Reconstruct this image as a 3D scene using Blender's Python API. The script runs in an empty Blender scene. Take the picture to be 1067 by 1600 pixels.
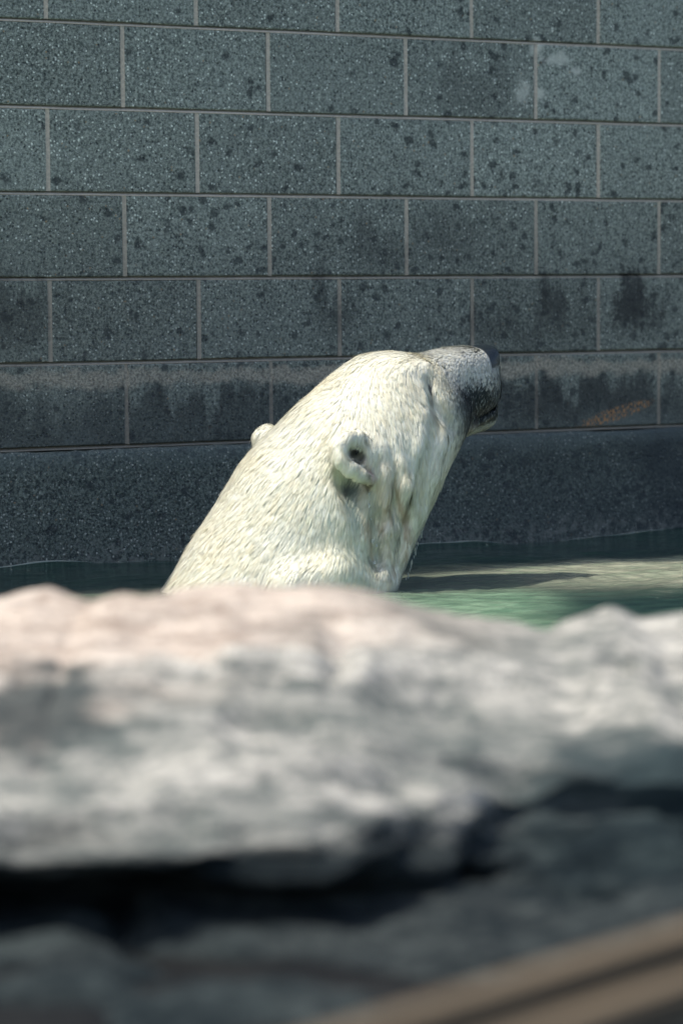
import bpy, math, random
import numpy as np
from mathutils import Vector, Matrix, kdtree

random.seed(7)
RNG = np.random.default_rng(11)
scene = bpy.context.scene
col = scene.collection
R = math.radians

# ------------------------------------------------------------------ camera
CAM_H = 0.668
cam_d = bpy.data.cameras.new('camera')
cam = bpy.data.objects.new('camera', cam_d)
col.objects.link(cam)
cam.location = (0, 0, CAM_H)
cam.rotation_euler = (Matrix.Rotation(R(90 - 4.223), 3, 'X') @ Matrix.Rotation(R(-0.39), 3, 'Z')).to_euler()
cam_d.sensor_fit = 'AUTO'
cam_d.sensor_width = 36
cam_d.lens = 36 * 4754 / 1600
cam_d.clip_start = 0.05
cam_d.clip_end = 2000
cam_d.dof.use_dof = True
cam_d.dof.focus_distance = 7.0
cam_d.dof.aperture_fstop = 3.0
cam_d.dof.aperture_blades = 9
scene.camera = cam

# ------------------------------------------------------------------ sky and sun
SUN_EL = 64.0
SUN_H = math.radians(-162)                       # heading of the sun, seen from above (from +X)
sun_dir = Vector((math.cos(R(SUN_EL)) * math.cos(SUN_H), math.cos(R(SUN_EL)) * math.sin(SUN_H), math.sin(R(SUN_EL))))
world = bpy.data.worlds.new("World")
scene.world = world
world.use_nodes = True
wn = world.node_tree
bg = wn.nodes['Background']
sky = wn.nodes.new('ShaderNodeTexSky')
sky.sky_type = 'NISHITA'
sky.sun_disc = False
sky.sun_elevation = R(SUN_EL)
sky.sun_rotation = math.atan2(sun_dir.x, sun_dir.y)
sky.air_density = 1.0
sky.dust_density = 3.0
wn.links.new(sky.outputs[0], bg.inputs[0])
bg.inputs[1].default_value = 0.15
sd = bpy.data.lights.new('sun', 'SUN')
sd.energy = 3.35
sd.angle = R(0.53)
sd.color = (1.0, 0.95, 0.86)
sun = bpy.data.objects.new('sun', sd)
col.objects.link(sun)
sun.location = (-6, -3, 12)
sun.rotation_euler = sun_dir.to_track_quat('Z', 'Y').to_euler()
scene.view_settings.view_transform = 'Standard'
scene.view_settings.look = 'None'
scene.view_settings.gamma = 1
scene.view_settings.exposure = 0.42
scene.view_settings.use_curve_mapping = False
scene.cycles.max_bounces = 6
scene.cycles.diffuse_bounces = 3

# ------------------------------------------------------------------ helpers
def link(o, parent=None):
    col.objects.link(o)
    if parent is not None:
        o.parent = parent
    return o

def mesh_np(name, verts, faces, mat=None, parent=None, smooth=True):
    """faces: (n,3) or (n,4) array"""
    verts = np.asarray(verts, np.float32); faces = np.asarray(faces, np.int32)
    me = bpy.data.meshes.new(name)
    k = faces.shape[1]
    me.vertices.add(len(verts)); me.vertices.foreach_set('co', verts.ravel())
    me.loops.add(faces.size); me.loops.foreach_set('vertex_index', faces.ravel())
    me.polygons.add(len(faces))
    me.polygons.foreach_set('loop_start', np.arange(0, faces.size, k, dtype=np.int32))
    me.update(calc_edges=True)
    me.validate()
    if smooth:
        me.polygons.foreach_set('use_smooth', np.ones(len(me.polygons), bool))
    if mat: me.materials.append(mat)
    o = bpy.data.objects.new(name, me)
    return link(o, parent)

def hash3(ix, iy, iz, s):
    h = (ix * 374761393 + iy * 668265263 + iz * 2147483647 + s * 974634777).astype(np.uint32)
    h = (h ^ (h >> 13)) * np.uint32(1274126177)
    h = h ^ (h >> 16)
    return (h & 0xFFFFFF).astype(np.float32) / 0xFFFFFF

def vnoise(p, s=0):
    p = np.asarray(p, np.float64)
    i = np.floor(p).astype(np.int64); f = (p - i)
    f = f * f * f * (f * (f * 6 - 15) + 10)
    out = 0
    for dx in (0, 1):
        wx = f[..., 0] if dx else 1 - f[..., 0]
        for dy in (0, 1):
            wy = f[..., 1] if dy else 1 - f[..., 1]
            for dz in (0, 1):
                wz = f[..., 2] if dz else 1 - f[..., 2]
                out = out + wx * wy * wz * hash3(i[..., 0] + dx, i[..., 1] + dy, i[..., 2] + dz, s)
    return out * 2 - 1

def fbm(p, oct=4, s=0, gain=.5):
    a = 1; t = 0; r = 0
    for o in range(oct):
        r = r + a * vnoise(p * (2.03 ** o) + 17.3 * o, s + o); t += a; a *= gain
    return r / t

def sstep(x, a, b):
    t = np.clip((x - a) / (b - a), 0, 1)
    return t * t * (3 - 2 * t)

class NT:
    """small wrapper to write node trees compactly"""
    def __init__(s, name):
        s.m = bpy.data.materials.new(name); s.m.use_nodes = True
        s.t = s.m.node_tree; s.n = s.t.nodes; s.l = s.t.links
        s.b = s.n['Principled BSDF']
        s.out = s.n['Material Output']
        s.geo = s.n.new('ShaderNodeNewGeometry')
    def put(s, inp, v):
        if v is None: return
        if isinstance(v, bpy.types.NodeSocket): s.l.new(v, inp)
        elif isinstance(v, (tuple, list)) and len(v) == 3 and inp.type == 'RGBA': inp.default_value = (*v, 1)
        else: inp.default_value = v
    def pos(s): return s.geo.outputs['Position']
    def math(s, op, a, b=None, c=None, clamp=False):
        n = s.n.new('ShaderNodeMath'); n.operation = op; n.use_clamp = clamp
        for i, v in enumerate((a, b, c)):
            if v is not None: s.put(n.inputs[i], v)
        return n.outputs[0]
    def vmath(s, op, a, b=None):
        n = s.n.new('ShaderNodeVectorMath'); n.operation = op
        s.put(n.inputs[0], a)
        if b is not None: s.put(n.inputs[1], b)
        return n.outputs['Value'] if op in ('LENGTH', 'DISTANCE', 'DOT_PRODUCT') else n.outputs[0]
    def noise(s, vec, scale, detail=3, rough=.55, dist=0.0):
        n = s.n.new('ShaderNodeTexNoise')
        s.put(n.inputs['Vector'], vec); n.inputs['Scale'].default_value = scale
        n.inputs['Detail'].default_value = detail; n.inputs['Roughness'].default_value = rough
        n.inputs['Distortion'].default_value = dist
        return n.outputs['Fac']
    def voro(s, vec, scale, out='Distance', feature='F1', rand=1.0):
        n = s.n.new('ShaderNodeTexVoronoi'); n.feature = feature
        s.put(n.inputs['Vector'], vec); n.inputs['Scale'].default_value = scale
        n.inputs['Randomness'].default_value = rand
        return n.outputs[out]
    def ramp(s, v, a, b, lo=0.0, hi=1.0, smooth=True):
        n = s.n.new('ShaderNodeMapRange')
        n.interpolation_type = 'SMOOTHSTEP' if smooth else 'LINEAR'
        n.clamp = True
        s.put(n.inputs[0], v)
        for i, q in enumerate((a, b, lo, hi)): s.put(n.inputs[1 + i], q)
        return n.outputs[0]
    def mix(s, f, a, b, mode='MIX'):
        n = s.n.new('ShaderNodeMix'); n.data_type = 'RGBA'; n.blend_type = mode
        s.put(n.inputs[0], f); s.put(n.inputs[6], a); s.put(n.inputs[7], b)
        return n.outputs[2]
    def sep(s, v):
        n = s.n.new('ShaderNodeSeparateXYZ'); s.put(n.inputs[0], v); return n.outputs
    def comb(s, x, y, z):
        n = s.n.new('ShaderNodeCombineXYZ')
        for i, v in enumerate((x, y, z)): s.put(n.inputs[i], v)
        return n.outputs[0]
    def bump(s, h, strength=.4, dist=.002, normal=None):
        n = s.n.new('ShaderNodeBump'); s.put(n.inputs['Height'], h)
        n.inputs['Strength'].default_value = strength; n.inputs['Distance'].default_value = dist
        if normal is not None: s.put(n.inputs['Normal'], normal)
        return n.outputs[0]
    def set(s, **k):
        for a, v in k.items(): s.put(s.b.inputs[a.replace('_', ' ')], v)
        return s.m

# ------------------------------------------------------------------ wall frame
YAW = 0.5578
WO = Vector((-0.5185, 7.383, 0.0))                 # block joint of column 0 on the wall face
WT = Vector((math.cos(YAW), math.sin(YAW), 0))     # along the wall, to the right
WN = Vector((math.sin(YAW), -math.cos(YAW), 0))    # out of the wall face, to the pool
MOD = 0.2032
Z0 = CAM_H + 0.635                                  # top joint line in view
def wall_pt(u, out=0.0, z=0.0):
    return WO + WT * u + WN * out + Vector((0, 0, z))

def wall_uvz(nt):
    """wall coordinates: x along the wall, y out of the wall, z up"""
    d = nt.vmath('SUBTRACT', nt.pos(), tuple(WO))
    u = nt.vmath('DOT_PRODUCT', d, tuple(WT)); o = nt.vmath('DOT_PRODUCT', d, tuple(WN))
    z = nt.sep(nt.pos())[2]
    return u, o, z, nt.comb(u, o, z)

def blob(nt, u, z, cu, cz, ru, rz):
    a = nt.math('DIVIDE', nt.math('SUBTRACT', u, cu), ru)
    b = nt.math('DIVIDE', nt.math('SUBTRACT', z, cz), rz)
    return nt.math('SQRT', nt.math('ADD', nt.math('MULTIPLY', a, a), nt.math('MULTIPLY', b, b)))

def mat_concrete(name, kind):
    nt = NT(name)
    u, o, z, P = wall_uvz(nt)
    big = nt.noise(P, 2.3, 4, .6)
    med = nt.noise(P, 11, 5, .65)
    fine = nt.noise(P, 150, 3, .7)
    streak = nt.noise(nt.comb(nt.math('MULTIPLY', u, 14), o, nt.math('MULTIPLY', z, 1.6)), 1.0, 5, .65)
    if kind == 'block':
        base = nt.mix(nt.ramp(nt.math('ADD', nt.math('MULTIPLY', fine, .6), nt.math('MULTIPLY', nt.noise(P, 75, 4, .75), .4)), .38, .63), (.080, .098, .088), (.40, .44, .375))
    elif kind == 'footing':
        base = nt.mix(nt.ramp(fine, .35, .68), (.024, .040, .036), (.32, .38, .32))
    else:
        base = nt.mix(nt.ramp(fine, .3, .7), (.46, .40, .32), (.66, .58, .46))
    c = nt.mix(nt.ramp(big, .3, .72, 0, .30), base, (.34, .385, .34) if kind == 'block' else ((.07, .105, .098) if kind == 'footing' else (.60, .56, .50)))
    if kind == 'block':
        oi = nt.n.new('ShaderNodeObjectInfo')
        hv = nt.ramp(oi.outputs['Random'], 0, 1, .84, 1.12, False)
        c = nt.mix(1.0, c, nt.comb(hv, hv, hv), 'MULTIPLY')
    # pale aggregate grains, cut open by the honed face
    if kind != 'mortar':
        P0 = P
        wn1 = nt.n.new('ShaderNodeTexNoise'); nt.put(wn1.inputs['Vector'], P0); wn1.inputs['Scale'].default_value = 85; wn1.inputs['Detail'].default_value = 3
        P = nt.vmath('ADD', P0, nt.vmath('MULTIPLY', nt.vmath('SUBTRACT', wn1.outputs['Color'], (.5, .5, .5)), (.007, .007, .007)))
        v1 = nt.voro(P, 135); cc = nt.sep(nt.voro(P, 135, 'Color'))
        g1 = nt.math('MULTIPLY', nt.ramp(v1, .42, .22), nt.ramp(cc[0], .66, .74))
        c = nt.mix(nt.math('MULTIPLY', g1, nt.ramp(cc[1], 0, 1, .15, 1.0)), c, (.85, .90, .80))
        v2 = nt.voro(P, 260); cc2 = nt.sep(nt.voro(P, 260, 'Color'))
        g2 = nt.math('MULTIPLY', nt.ramp(v2, .5, .25), nt.ramp(cc2[0], .82, .9))
        c = nt.mix(nt.math('MULTIPLY', g2, .7), c, (.50, .54, .51))
        # tan grains, rare
        g3 = nt.math('MULTIPLY', nt.ramp(v1, .42, .22), nt.ramp(cc[2], .985, .99))
        c = nt.mix(g3, c, (.36, .26, .15))
        # dark pores
        v3 = nt.voro(P, 125); cc3 = nt.sep(nt.voro(P, 125, 'Color'))
        p3 = nt.math('MULTIPLY', nt.ramp(v3, .5, .2), nt.ramp(nt.math('ADD', cc3[0], nt.math('MULTIPLY', nt.ramp(z, 1.1, .6), .12)), .78, .92))
        p3 = nt.math('MAXIMUM', p3, nt.math('MULTIPLY', nt.ramp(nt.noise(P0, 62, 3, .6), .64, .72), .8))
        c = nt.mix(nt.math('MULTIPLY', p3, .82), c, (.022, .03, .032))
        # larger damp spots and stains
        wob = nt.vmath('ADD', P, nt.comb(nt.math('MULTIPLY', med, .09), 0, nt.math('MULTIPLY', big, .2)))
        v4 = nt.voro(wob, 30); cc4 = nt.sep(nt.voro(wob, 30, 'Color'))
        right = nt.ramp(u, -.2, 1.7)
        low = nt.ramp(z, 1.15, .75)
        dens = nt.math('ADD', nt.math('MULTIPLY', right, .30), nt.math('MULTIPLY', low, .26))
        thr = nt.math('SUBTRACT', .97, nt.math('ADD', dens, nt.ramp(big, .4, .7, 0, .12)))
        p4 = nt.math('MULTIPLY', nt.ramp(nt.math('ADD', v4, nt.math('MULTIPLY', nt.math('SUBTRACT', nt.noise(P0, 110, 3, .7), .5), .5)), .44, .20), nt.math('GREATER_THAN', cc4[0], thr))
        c = nt.mix(nt.math('MULTIPLY', p4, .72), c, (.020, .027, .030))
    if kind != 'mortar': P = P0
    # wet / stained lower courses
    zw = nt.math('ADD', z, nt.math('MULTIPLY', nt.math('SUBTRACT', med, .5), .12))
    zs = nt.math('ADD', zw, nt.math('MULTIPLY', nt.math('SUBTRACT', streak, .5), .30))
    wet = nt.ramp(zs, 1.02, .55)
    if kind == 'mortar':
        c = nt.mix(nt.math('MULTIPLY', wet, .55), c, (.10, .10, .092))
    else:
        c = nt.mix(nt.math('MULTIPLY', wet, .42 if kind == 'block' else .2), c, (.030, .038, .040))
    dark_line = nt.ramp(zs, .47, .33)
    c = nt.mix(nt.math('MULTIPLY', dark_line, .62 if kind == 'block' else .30), c, (.018, .026, .030))
    # heavy drip stains on the right
    for cu, cz, ru, rz, k in ((1.53, .615, .10, .085, .88), (1.285, .62, .08, .06, .65), (1.62, .60, .04, .07, .5), (-.30, .60, .15, .10, .55), (.60, .61, .06, .10, .5),
                              (.74, .76, .12, .06, .38), (1.02, 1.17, .15, .08, .30), (1.35, .37, .34, .055, .6), (.20, .385, .22, .04, .45), (.95, .80, .10, .07, .35),
                              (-.45, .95, .10, .2, .25), (1.18, .56, .25, .05, .4)):
        b = blob(nt, u, zs, cu, cz, ru, rz)
        b = nt.math('ADD', b, nt.math('MULTIPLY', nt.math('ADD', nt.math('MULTIPLY', nt.math('SUBTRACT', nt.noise(P, 60, 5, .75), .5), 1.9), nt.math('MULTIPLY', nt.math('SUBTRACT', streak, .5), 2.6)), 1.0))
        c = nt.mix(nt.math('MULTIPLY', nt.ramp(b, 1.25, .25), k), c, (.020, .022, .024))
    # pale band along the fifth course
    band = nt.math('MULTIPLY', nt.ramp(zw, .420, .445), nt.ramp(zw, .480, .462))
    band = nt.math('MULTIPLY', band, nt.ramp(nt.noise(nt.comb(u, 0, 0), 3.0, 3, .6), .30, .6, .45, 1))
    if kind != 'footing':
        c = nt.mix(nt.math('MULTIPLY', band, .85), c, nt.mix(nt.ramp(fine, .35, .65), (.20, .185, .15), (.46, .42, .34)))
    # chalky bloom in the lower half of that course
    if kind == 'block':
        bl = nt.math('MULTIPLY', nt.ramp(zw, .36, .31), nt.ramp(nt.noise(P, 5.5, 4, .6), .45, .66))
        c = nt.mix(nt.math('MULTIPLY', bl, .35), c, (.17, .20, .19))
        # white scuff high on the right
        for cu, cz, ru, rz in ((1.29, 1.262, .06, .018), (1.35, 1.235, .035, .012), (1.18, 1.185, .03, .045), (1.22, 1.29, .02, .03), (1.23, 1.17, .02, .02)):
            b = blob(nt, u, z, cu, cz, ru, rz)
            b = nt.math('ADD', b, nt.math('MULTIPLY', nt.math('SUBTRACT', nt.noise(P, 22, 6, .8, 1.0), .5), 4.5))
            c = nt.mix(nt.math('MULTIPLY', nt.ramp(b, 1.1, .2), .75), c, (.62, .64, .56))
        # rust coloured lichen specks
        ph = nt.math('SUBTRACT', z, nt.math('MULTIPLY', nt.math('SUBTRACT', u, 1.47), .24))
        b = blob(nt, u, ph, 1.48, .322, .13, .020)
        rs = nt.math('MULTIPLY', nt.ramp(b, 1.15, .6), nt.ramp(nt.noise(nt.comb(nt.math('MULTIPLY', u, 2.2), o, z), 95, 2, .6), .50, .58))
        c = nt.mix(rs, c, (.42, .21, .085))
    if kind == 'footing':
        rs = nt.math('MULTIPLY', nt.ramp(nt.noise(P, 14, 3, .6), .70, .76), nt.ramp(nt.noise(P, 70, 2, .6), .48, .58))
        c = nt.mix(nt.math('MULTIPLY', rs, .8), c, (.20, .15, .07))
        # darker tone to the right, pale crust at the waterline
        sl = nt.math('MULTIPLY', nt.math('ADD', nt.ramp(u, .3, 1.4, .2, .95), nt.ramp(u, 1.50, 1.60, 0, .55)), nt.ramp(nt.noise(P, 4, 4, .6), .25, .6, .6, 1))
        c = nt.mix(nt.math('MULTIPLY', sl, .60), c, (.014, .022, .028))
        cr = nt.math('MULTIPLY', nt.ramp(zw, .075, .02), nt.ramp(nt.noise(P, 40, 4, .7), .45, .62))
        c = nt.mix(nt.math('MULTIPLY', cr, .5), c, (.20, .21, .19))
        up = nt.math('MULTIPLY', nt.ramp(zw, .22, .262), .35)
        c = nt.mix(up, c, (.10, .13, .125))
    h = nt.math('ADD', nt.math('MULTIPLY', fine, 1.0), nt.math('MULTIPLY', med, .8))
    if kind != 'mortar':
        h = nt.math('SUBTRACT', h, nt.math('MULTIPLY', p3, 1.2))
        h = nt.math('ADD', h, nt.math('MULTIPLY', g1, .4))
    rough = nt.ramp(wet, 0, 1, .82, .5)
    nt.set(Base_Color=c, Roughness=rough, Normal=nt.bump(h, .55, .0025))
    nt.b.inputs['Specular IOR Level'].default_value = .35
    return nt.m

M_block = mat_concrete('concrete_block', 'block')
M_mortar = mat_concrete('mortar', 'mortar')
M_foot = mat_concrete('footing_concrete', 'footing')

# ------------------------------------------------------------------ pool: floor, water
def simple_mat(name, c1, c2, scale=6, rough=.85, bump=.5, bd=.01):
    nt = NT(name)
    n = nt.noise(nt.pos(), scale, 6, .65)
    c = nt.mix(nt.ramp(n, .3, .7), c1, c2)
    nt.b.inputs['Specular IOR Level'].default_value = .1
    return nt.set(Base_Color=c, Roughness=rough, Normal=nt.bump(n, bump, bd))

M_floor = simple_mat('pool_bed', (.05, .08, .06), (.12, .16, .12), 3)
M_ground = simple_mat('packed_ground', (.010, .012, .014), (.028, .03, .03), 9)  # near-black colour stands in for the shadow under the rail

def slab(name, x0, x1, y0, y1, z, mat):
    o = mesh_np(name, [(x0, y0, z), (x1, y0, z), (x1, y1, z), (x0, y1, z)], [[0, 1, 2, 3]], mat, smooth=False)
    o['kind'] = 'structure'
    return o
POOL_Z = -.78
slab('ground', -400, 400, -400, 400, POOL_Z, M_floor)

# near bank (the visitors' side), a real step down into the pool
def box_verts(x0, x1, y0, y1, z0, z1):
    v = [(x0, y0, z0), (x1, y0, z0), (x1, y1, z0), (x0, y1, z0), (x0, y0, z1), (x1, y0, z1), (x1, y1, z1), (x0, y1, z1)]
    f = [(0, 3, 2, 1), (4, 5, 6, 7), (0, 1, 5, 4), (1, 2, 6, 5), (2, 3, 7, 6), (3, 0, 4, 7)]
    return v, f
v, f = box_verts(-9, 9, -9, 3.05, POOL_Z - .02, .03)
o = mesh_np('path', v, f, M_ground, smooth=False); o['kind'] = 'structure'

def water_height(u, w):
    """u along wall, w distance out of the wall"""
    p = np.stack([u, w, np.zeros_like(u)], -1)
    h = .010 * vnoise(p * np.array([1.6, 2.6, 1]), 3) + .0045 * vnoise(p * np.array([5, 9, 1]) + .3 * vnoise(p * 2, 9)[..., None], 4)
    h += .0018 * fbm(p * np.array([16, 30, 1]), 3, 6)
    # swell that climbs the footing here and there
    near = np.exp(-w / .05)
    h += near * (.016 * np.clip(vnoise(np.stack([u * 4.2, w * 0, w * 0], -1), 12), -.3, 1) + .004)
    # rings spreading from the bear's neck
    d = np.hypot((u - .46) / 1.0, w - .93); d = np.abs(d - .28)
    h += .0014 * np.sin(d * 95 + 2.5 * vnoise(p * 4, 31)) * np.exp(-d / .22)
    return h
uu = np.linspace(-3.4, 5.2, 1100)
ww = np.concatenate([np.linspace(-.006, .06, 14), np.linspace(.066, 1.9, 420), np.linspace(1.93, 7.5, 120)])
U, W = np.meshgrid(uu, ww, indexing='ij')
Hh = water_height(U, W)
X = WO.x + WT.x * U + WN.x * W; Y = WO.y + WT.y * U + WN.y * W
V = np.stack([X, Y, Hh], -1).reshape(-1, 3)
nu, nw = U.shape
idx = np.arange(nu * nw).reshape(nu, nw)
F = np.stack([idx[:-1, :-1], idx[:-1, 1:], idx[1:, 1:], idx[1:, :-1]], -1).reshape(-1, 4)[:, ::-1]

def mat_water():
    nt = NT('pool_water')
    u, o, z, P = wall_uvz(nt)
    n1 = nt.noise(nt.comb(u, nt.math('MULTIPLY', o, 2.0), 0), 1.6, 4, .6, .4)
    n2 = nt.noise(nt.comb(u, nt.math('MULTIPLY', o, 3.0), 0), 5.5, 5, .65, .8)
    # cloudy silt over a dark green pool
    ow = nt.math('ADD', o, nt.math('MULTIPLY', nt.math('SUBTRACT', n2, .5), .22))
    base = nt.mix(nt.ramp(n2, .3, .7), (.010, .030, .028), (.022, .055, .042))
    silt = nt.math('MULTIPLY', nt.ramp(ow, .50, .65), nt.ramp(ow, 1.40, .98))
    silt = nt.math('MULTIPLY', silt, nt.ramp(nt.math('ADD', u, nt.math('MULTIPLY', nt.math('SUBTRACT', n1, .5), .6)), .35, 1.0, .40, 1))  # silt dulled to the left: the bear's shadow put into its colour
    c = nt.mix(silt, base, nt.mix(nt.ramp(n2, .3, .7), (.46, .46, .34), (.28, .33, .23)))
    ub = nt.math('ADD', u, nt.math('MULTIPLY', nt.math('SUBTRACT', ow, 1.0), .5))
    alg = nt.math('MULTIPLY', nt.math('MULTIPLY', nt.ramp(ow, .85, 1.3), nt.ramp(ow, 2.0, 1.7)), nt.ramp(nt.math('ADD', ub, nt.math('MULTIPLY', nt.math('SUBTRACT', n1, .5), .35)), .55, .32))
    c = nt.mix(alg, c, nt.mix(nt.ramp(n2, .32, .68), (.10, .20, .125), (.27, .40, .265)))
    # thin broken foam where the water laps the wall
    fo = nt.math('MULTIPLY', nt.ramp(nt.math('SUBTRACT', o, nt.math('MULTIPLY', n1, .02)), .022, .015), nt.ramp(n2, .38, .55))
    c = nt.mix(nt.math('MULTIPLY', fo, .42), c, (.60, .66, .62))
    # drifting bits of foam
    vv = nt.voro(nt.comb(u, nt.math('MULTIPLY', o, 1.6), 0), 60); cv = nt.sep(nt.voro(nt.comb(u, nt.math('MULTIPLY', o, 1.6), 0), 60, 'Color'))
    bits = nt.math('MULTIPLY', nt.ramp(vv, .22, .12), nt.math('MULTIPLY', nt.math('GREATER_THAN', cv[0], .965), nt.ramp(n1, .5, .62)))
    c = nt.mix(bits, c, (.6, .65, .6))
    rp = nt.noise(nt.comb(u, nt.math('MULTIPLY', o, 2.0), 0), 26, 4, .6, .6)
    nt.set(Base_Color=c, Roughness=.06, Normal=nt.bump(rp, .35, .006))
    nt.b.inputs['IOR'].default_value = 1.333
    return nt.m
water = mesh_np('water', V, F, mat_water())
water['kind'] = 'structure'

# ------------------------------------------------------------------ block wall
wall = bpy.data.objects.new('block_wall', None); link(wall)
wall.location = WO
wall.rotation_euler = (0, 0, YAW)
wall['label'] = 'dark grey speckled concrete block wall with pale mortar joints rising behind the pool'
wall['category'] = 'wall'

def block_mesh(w, h, var, rnd):
    """a block face with a worn arris; local x along the wall, y into the wall, z up; the face sits at y=0"""
    e = .0028
    def ring(y, ins):
        pts = []
        for (sx, sz) in ((0, 0), (.5, 0), (1, 0), (1, .5), (1, 1), (.5, 1), (0, 1), (0, .5)):
            jx = rnd.uniform(-1, 1) * .0009; jz = rnd.uniform(-1, 1) * .0009
            cx = ins if sx == 0 else (-ins if sx == 1 else 0); cz = ins if sz == 0 else (-ins if sz == 1 else 0)
            pts.append((sx * w + cx + jx, y, sz * h + cz + jz))
        return pts
    v = ring(.0132, 0) + ring(e, 0) + ring(e * .3, e * .45) + ring(0, e * 1.3)
    f = []
    for r in range(3):
        for i in range(8):
            j = (i + 1) % 8
            f.append((r * 8 + i, r * 8 + j, r * 8 + 8 + j, r * 8 + 8 + i))
    me = bpy.data.meshes.new('block')
    b = len(v); v.append((w / 2, 0.0, h / 2))
    f = [tuple(q) for q in f] + [(24 + i, 24 + (i + 1) % 8, b) for i in range(8)]
    me.from_pydata(v, [], f); me.update()
    me.materials.append(M_block)
    return me
J = .0094
rnd = random.Random(3)
variants = [block_mesh(2 * MOD - J, MOD - J, k, rnd) for k in range(12)]
WALL_R = (-9, 18)                  # rows: line 0 is Z0; rows count downward, row r spans Z0-(r+1)MOD .. Z0-r*MOD
rows = range(-19, 5)
U0c, U1c = -8, 13
cand = []
for r in rows:
    for c_ in range(U0c, U1c):
        # even rows (0-1, 2-3 ...) have joints at even module columns
        u0 = (2 * c_ + (0 if r % 2 == 0 else -1)) * MOD
        cand.append((r, u0))
def disp(q): return abs(q[1] - .3) + abs((Z0 - q[0] * MOD) - .75) * 1.1
cand.sort(key=disp)
near, far = cand[:288], cand[288:]
for r, u0 in near:
    me = variants[rnd.randrange(len(variants))]
    b = bpy.data.objects.new('block', me); link(b, wall)
    b.location = (u0 + J / 2, rnd.uniform(-.0012, .0012), Z0 - (r + 1) * MOD + J / 2 + rnd.uniform(-.0007, .0007))
# blocks well outside the picture, joined
fv, ff = [], []
for r, u0 in far:
    me = variants[rnd.randrange(len(variants))]
    o0 = len(fv)
    for q in me.vertices: fv.append((q.co.x + u0 + J / 2, q.co.y, q.co.z + Z0 - (r + 1) * MOD + J / 2))
    for p in me.polygons: ff.append([o0 + i for i in p.vertices])
me = bpy.data.meshes.new('outer_blocks'); me.from_pydata(fv, [], ff); me.materials.append(M_block)
o = link(bpy.data.objects.new('outer_blocks', me), wall); o['kind'] = 'stuff'
ZB = Z0 - 5 * MOD
ZT = Z0 + 19 * MOD
ua, ub_ = (2 * U0c - 1) * MOD, (2 * U1c) * MOD
# mortar bed: gently concave joints are read from the recess in front of it
vs, fs = [], []
def quad_strip(pts):
    o0 = len(vs); vs.extend(pts); fs.append((o0, o0 + 1, o0 + 2, o0 + 3))
v, f = box_verts(ua, ub_, .0135, .19, ZB - .004, ZT)
vs += v; fs += f
jr = random.Random(5)
for r in range(-19, 6):
    zc = Z0 - r * MOD
    if r == 5: zc += .001
    un_ = np.linspace(ua, ub_, 160)
    o0 = len(vs)
    for u_ in un_:
        w1 = jr.uniform(-.0006, .0006); w2 = jr.uniform(-.0004, .0004)
        vs += [(u_, .014, zc + J / 2), (u_, .0125 + w2, zc + J / 2 - .0015 + w1), (u_, .0010 + w2, zc - J / 2 + .002 + w1), (u_, .0008 + w2, zc - J / 2 - .0002), (u_, .010, zc - J / 2 - .0004)]
    for i in range(159):
        for q in range(4):
            a_ = o0 + i * 5 + q; fs.append((a_, a_ + 1, a_ + 6, a_ + 5))
for r in rows:
    for c_ in range(U0c, U1c + 1):
        uc = (2 * c_ + (0 if r % 2 == 0 else -1)) * MOD
        z1_, z0_ = Z0 - r * MOD - J / 2, Z0 - (r + 1) * MOD + J / 2
        o0 = len(vs); K_ = 9
        for i in range(K_):
            zz_ = z0_ + (z1_ - z0_) * i / (K_ - 1); w1 = jr.uniform(-.0006, .0006); yy_ = .0024 + jr.uniform(-.0004, .0004)
            vs += [(uc - J / 2 - .001, .001, zz_), (uc - J * .22 + w1, yy_, zz_), (uc + J * .22 + w1, yy_, zz_), (uc + J / 2 + .001, .001, zz_)]
        for i in range(K_ - 1):
            for q in range(3):
                a_ = o0 + i * 4 + q; fs.append((a_, a_ + 1, a_ + 5, a_ + 4))
mesh_np('mortar', vs, fs, M_mortar, wall, smooth=False)
# footing: proud, rough cast, with uneven top edge and a soft vertical face
un = np.linspace(ua, ub_, 900)
prof = [(.19, ZB - .006), (-.002, ZB - .006), (-.010, ZB - .010), (-.013, ZB - .018), (-.014, ZB - .05), (-.016, ZB - .10), (-.018, ZB - .15),
        (-.020, ZB - .20), (-.021, ZB - .24), (-.022, ZB - .27), (-.022, ZB - .32), (-.022, POOL_Z)]
A = np.zeros((len(un), len(prof), 3))
for k, (yy, zz) in enumerate(prof):
    A[:, k, 0] = un; A[:, k, 1] = yy; A[:, k, 2] = zz
    if 0 < k < 11:
        q = np.stack([un * 9, np.full_like(un, zz * 9), np.zeros_like(un)], -1)
        A[:, k, 1] -= .004 * fbm(q, 4, 21)
        if k < 4: A[:, k, 2] += .0035 * fbm(q * np.array([.6, 0, 0]) , 4, 33) + .002 * fbm(q * np.array([4, 0, 0]), 3, 35)
nu, nk = A.shape[:2]; idx = np.arange(nu * nk).reshape(nu, nk)
F = np.stack([idx[:-1, :-1], idx[1:, :-1], idx[1:, 1:], idx[:-1, 1:]], -1).reshape(-1, 4)[:, ::-1]
mesh_np('footing', A.reshape(-1, 3), F, M_foot, wall)
# coping on top of the wall
v, f = box_verts(ua, ub_, -.03, .22, ZT + .002, ZT + .07)
mesh_np('coping', v, f, M_foot, wall, smooth=False)

# ------------------------------------------------------------------ polar bear
BD = 6.75
def P(px, py, dy=0.0):
    """point at picture position (px,py) and depth BD+dy, using level sight lines"""
    d = BD + dy
    return np.array([(px - 533.5) / 4754 * d, d, CAM_H - (py - 449) / 4754 * d])
S = BD / 4754            # metres per picture pixel at the bear

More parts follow.
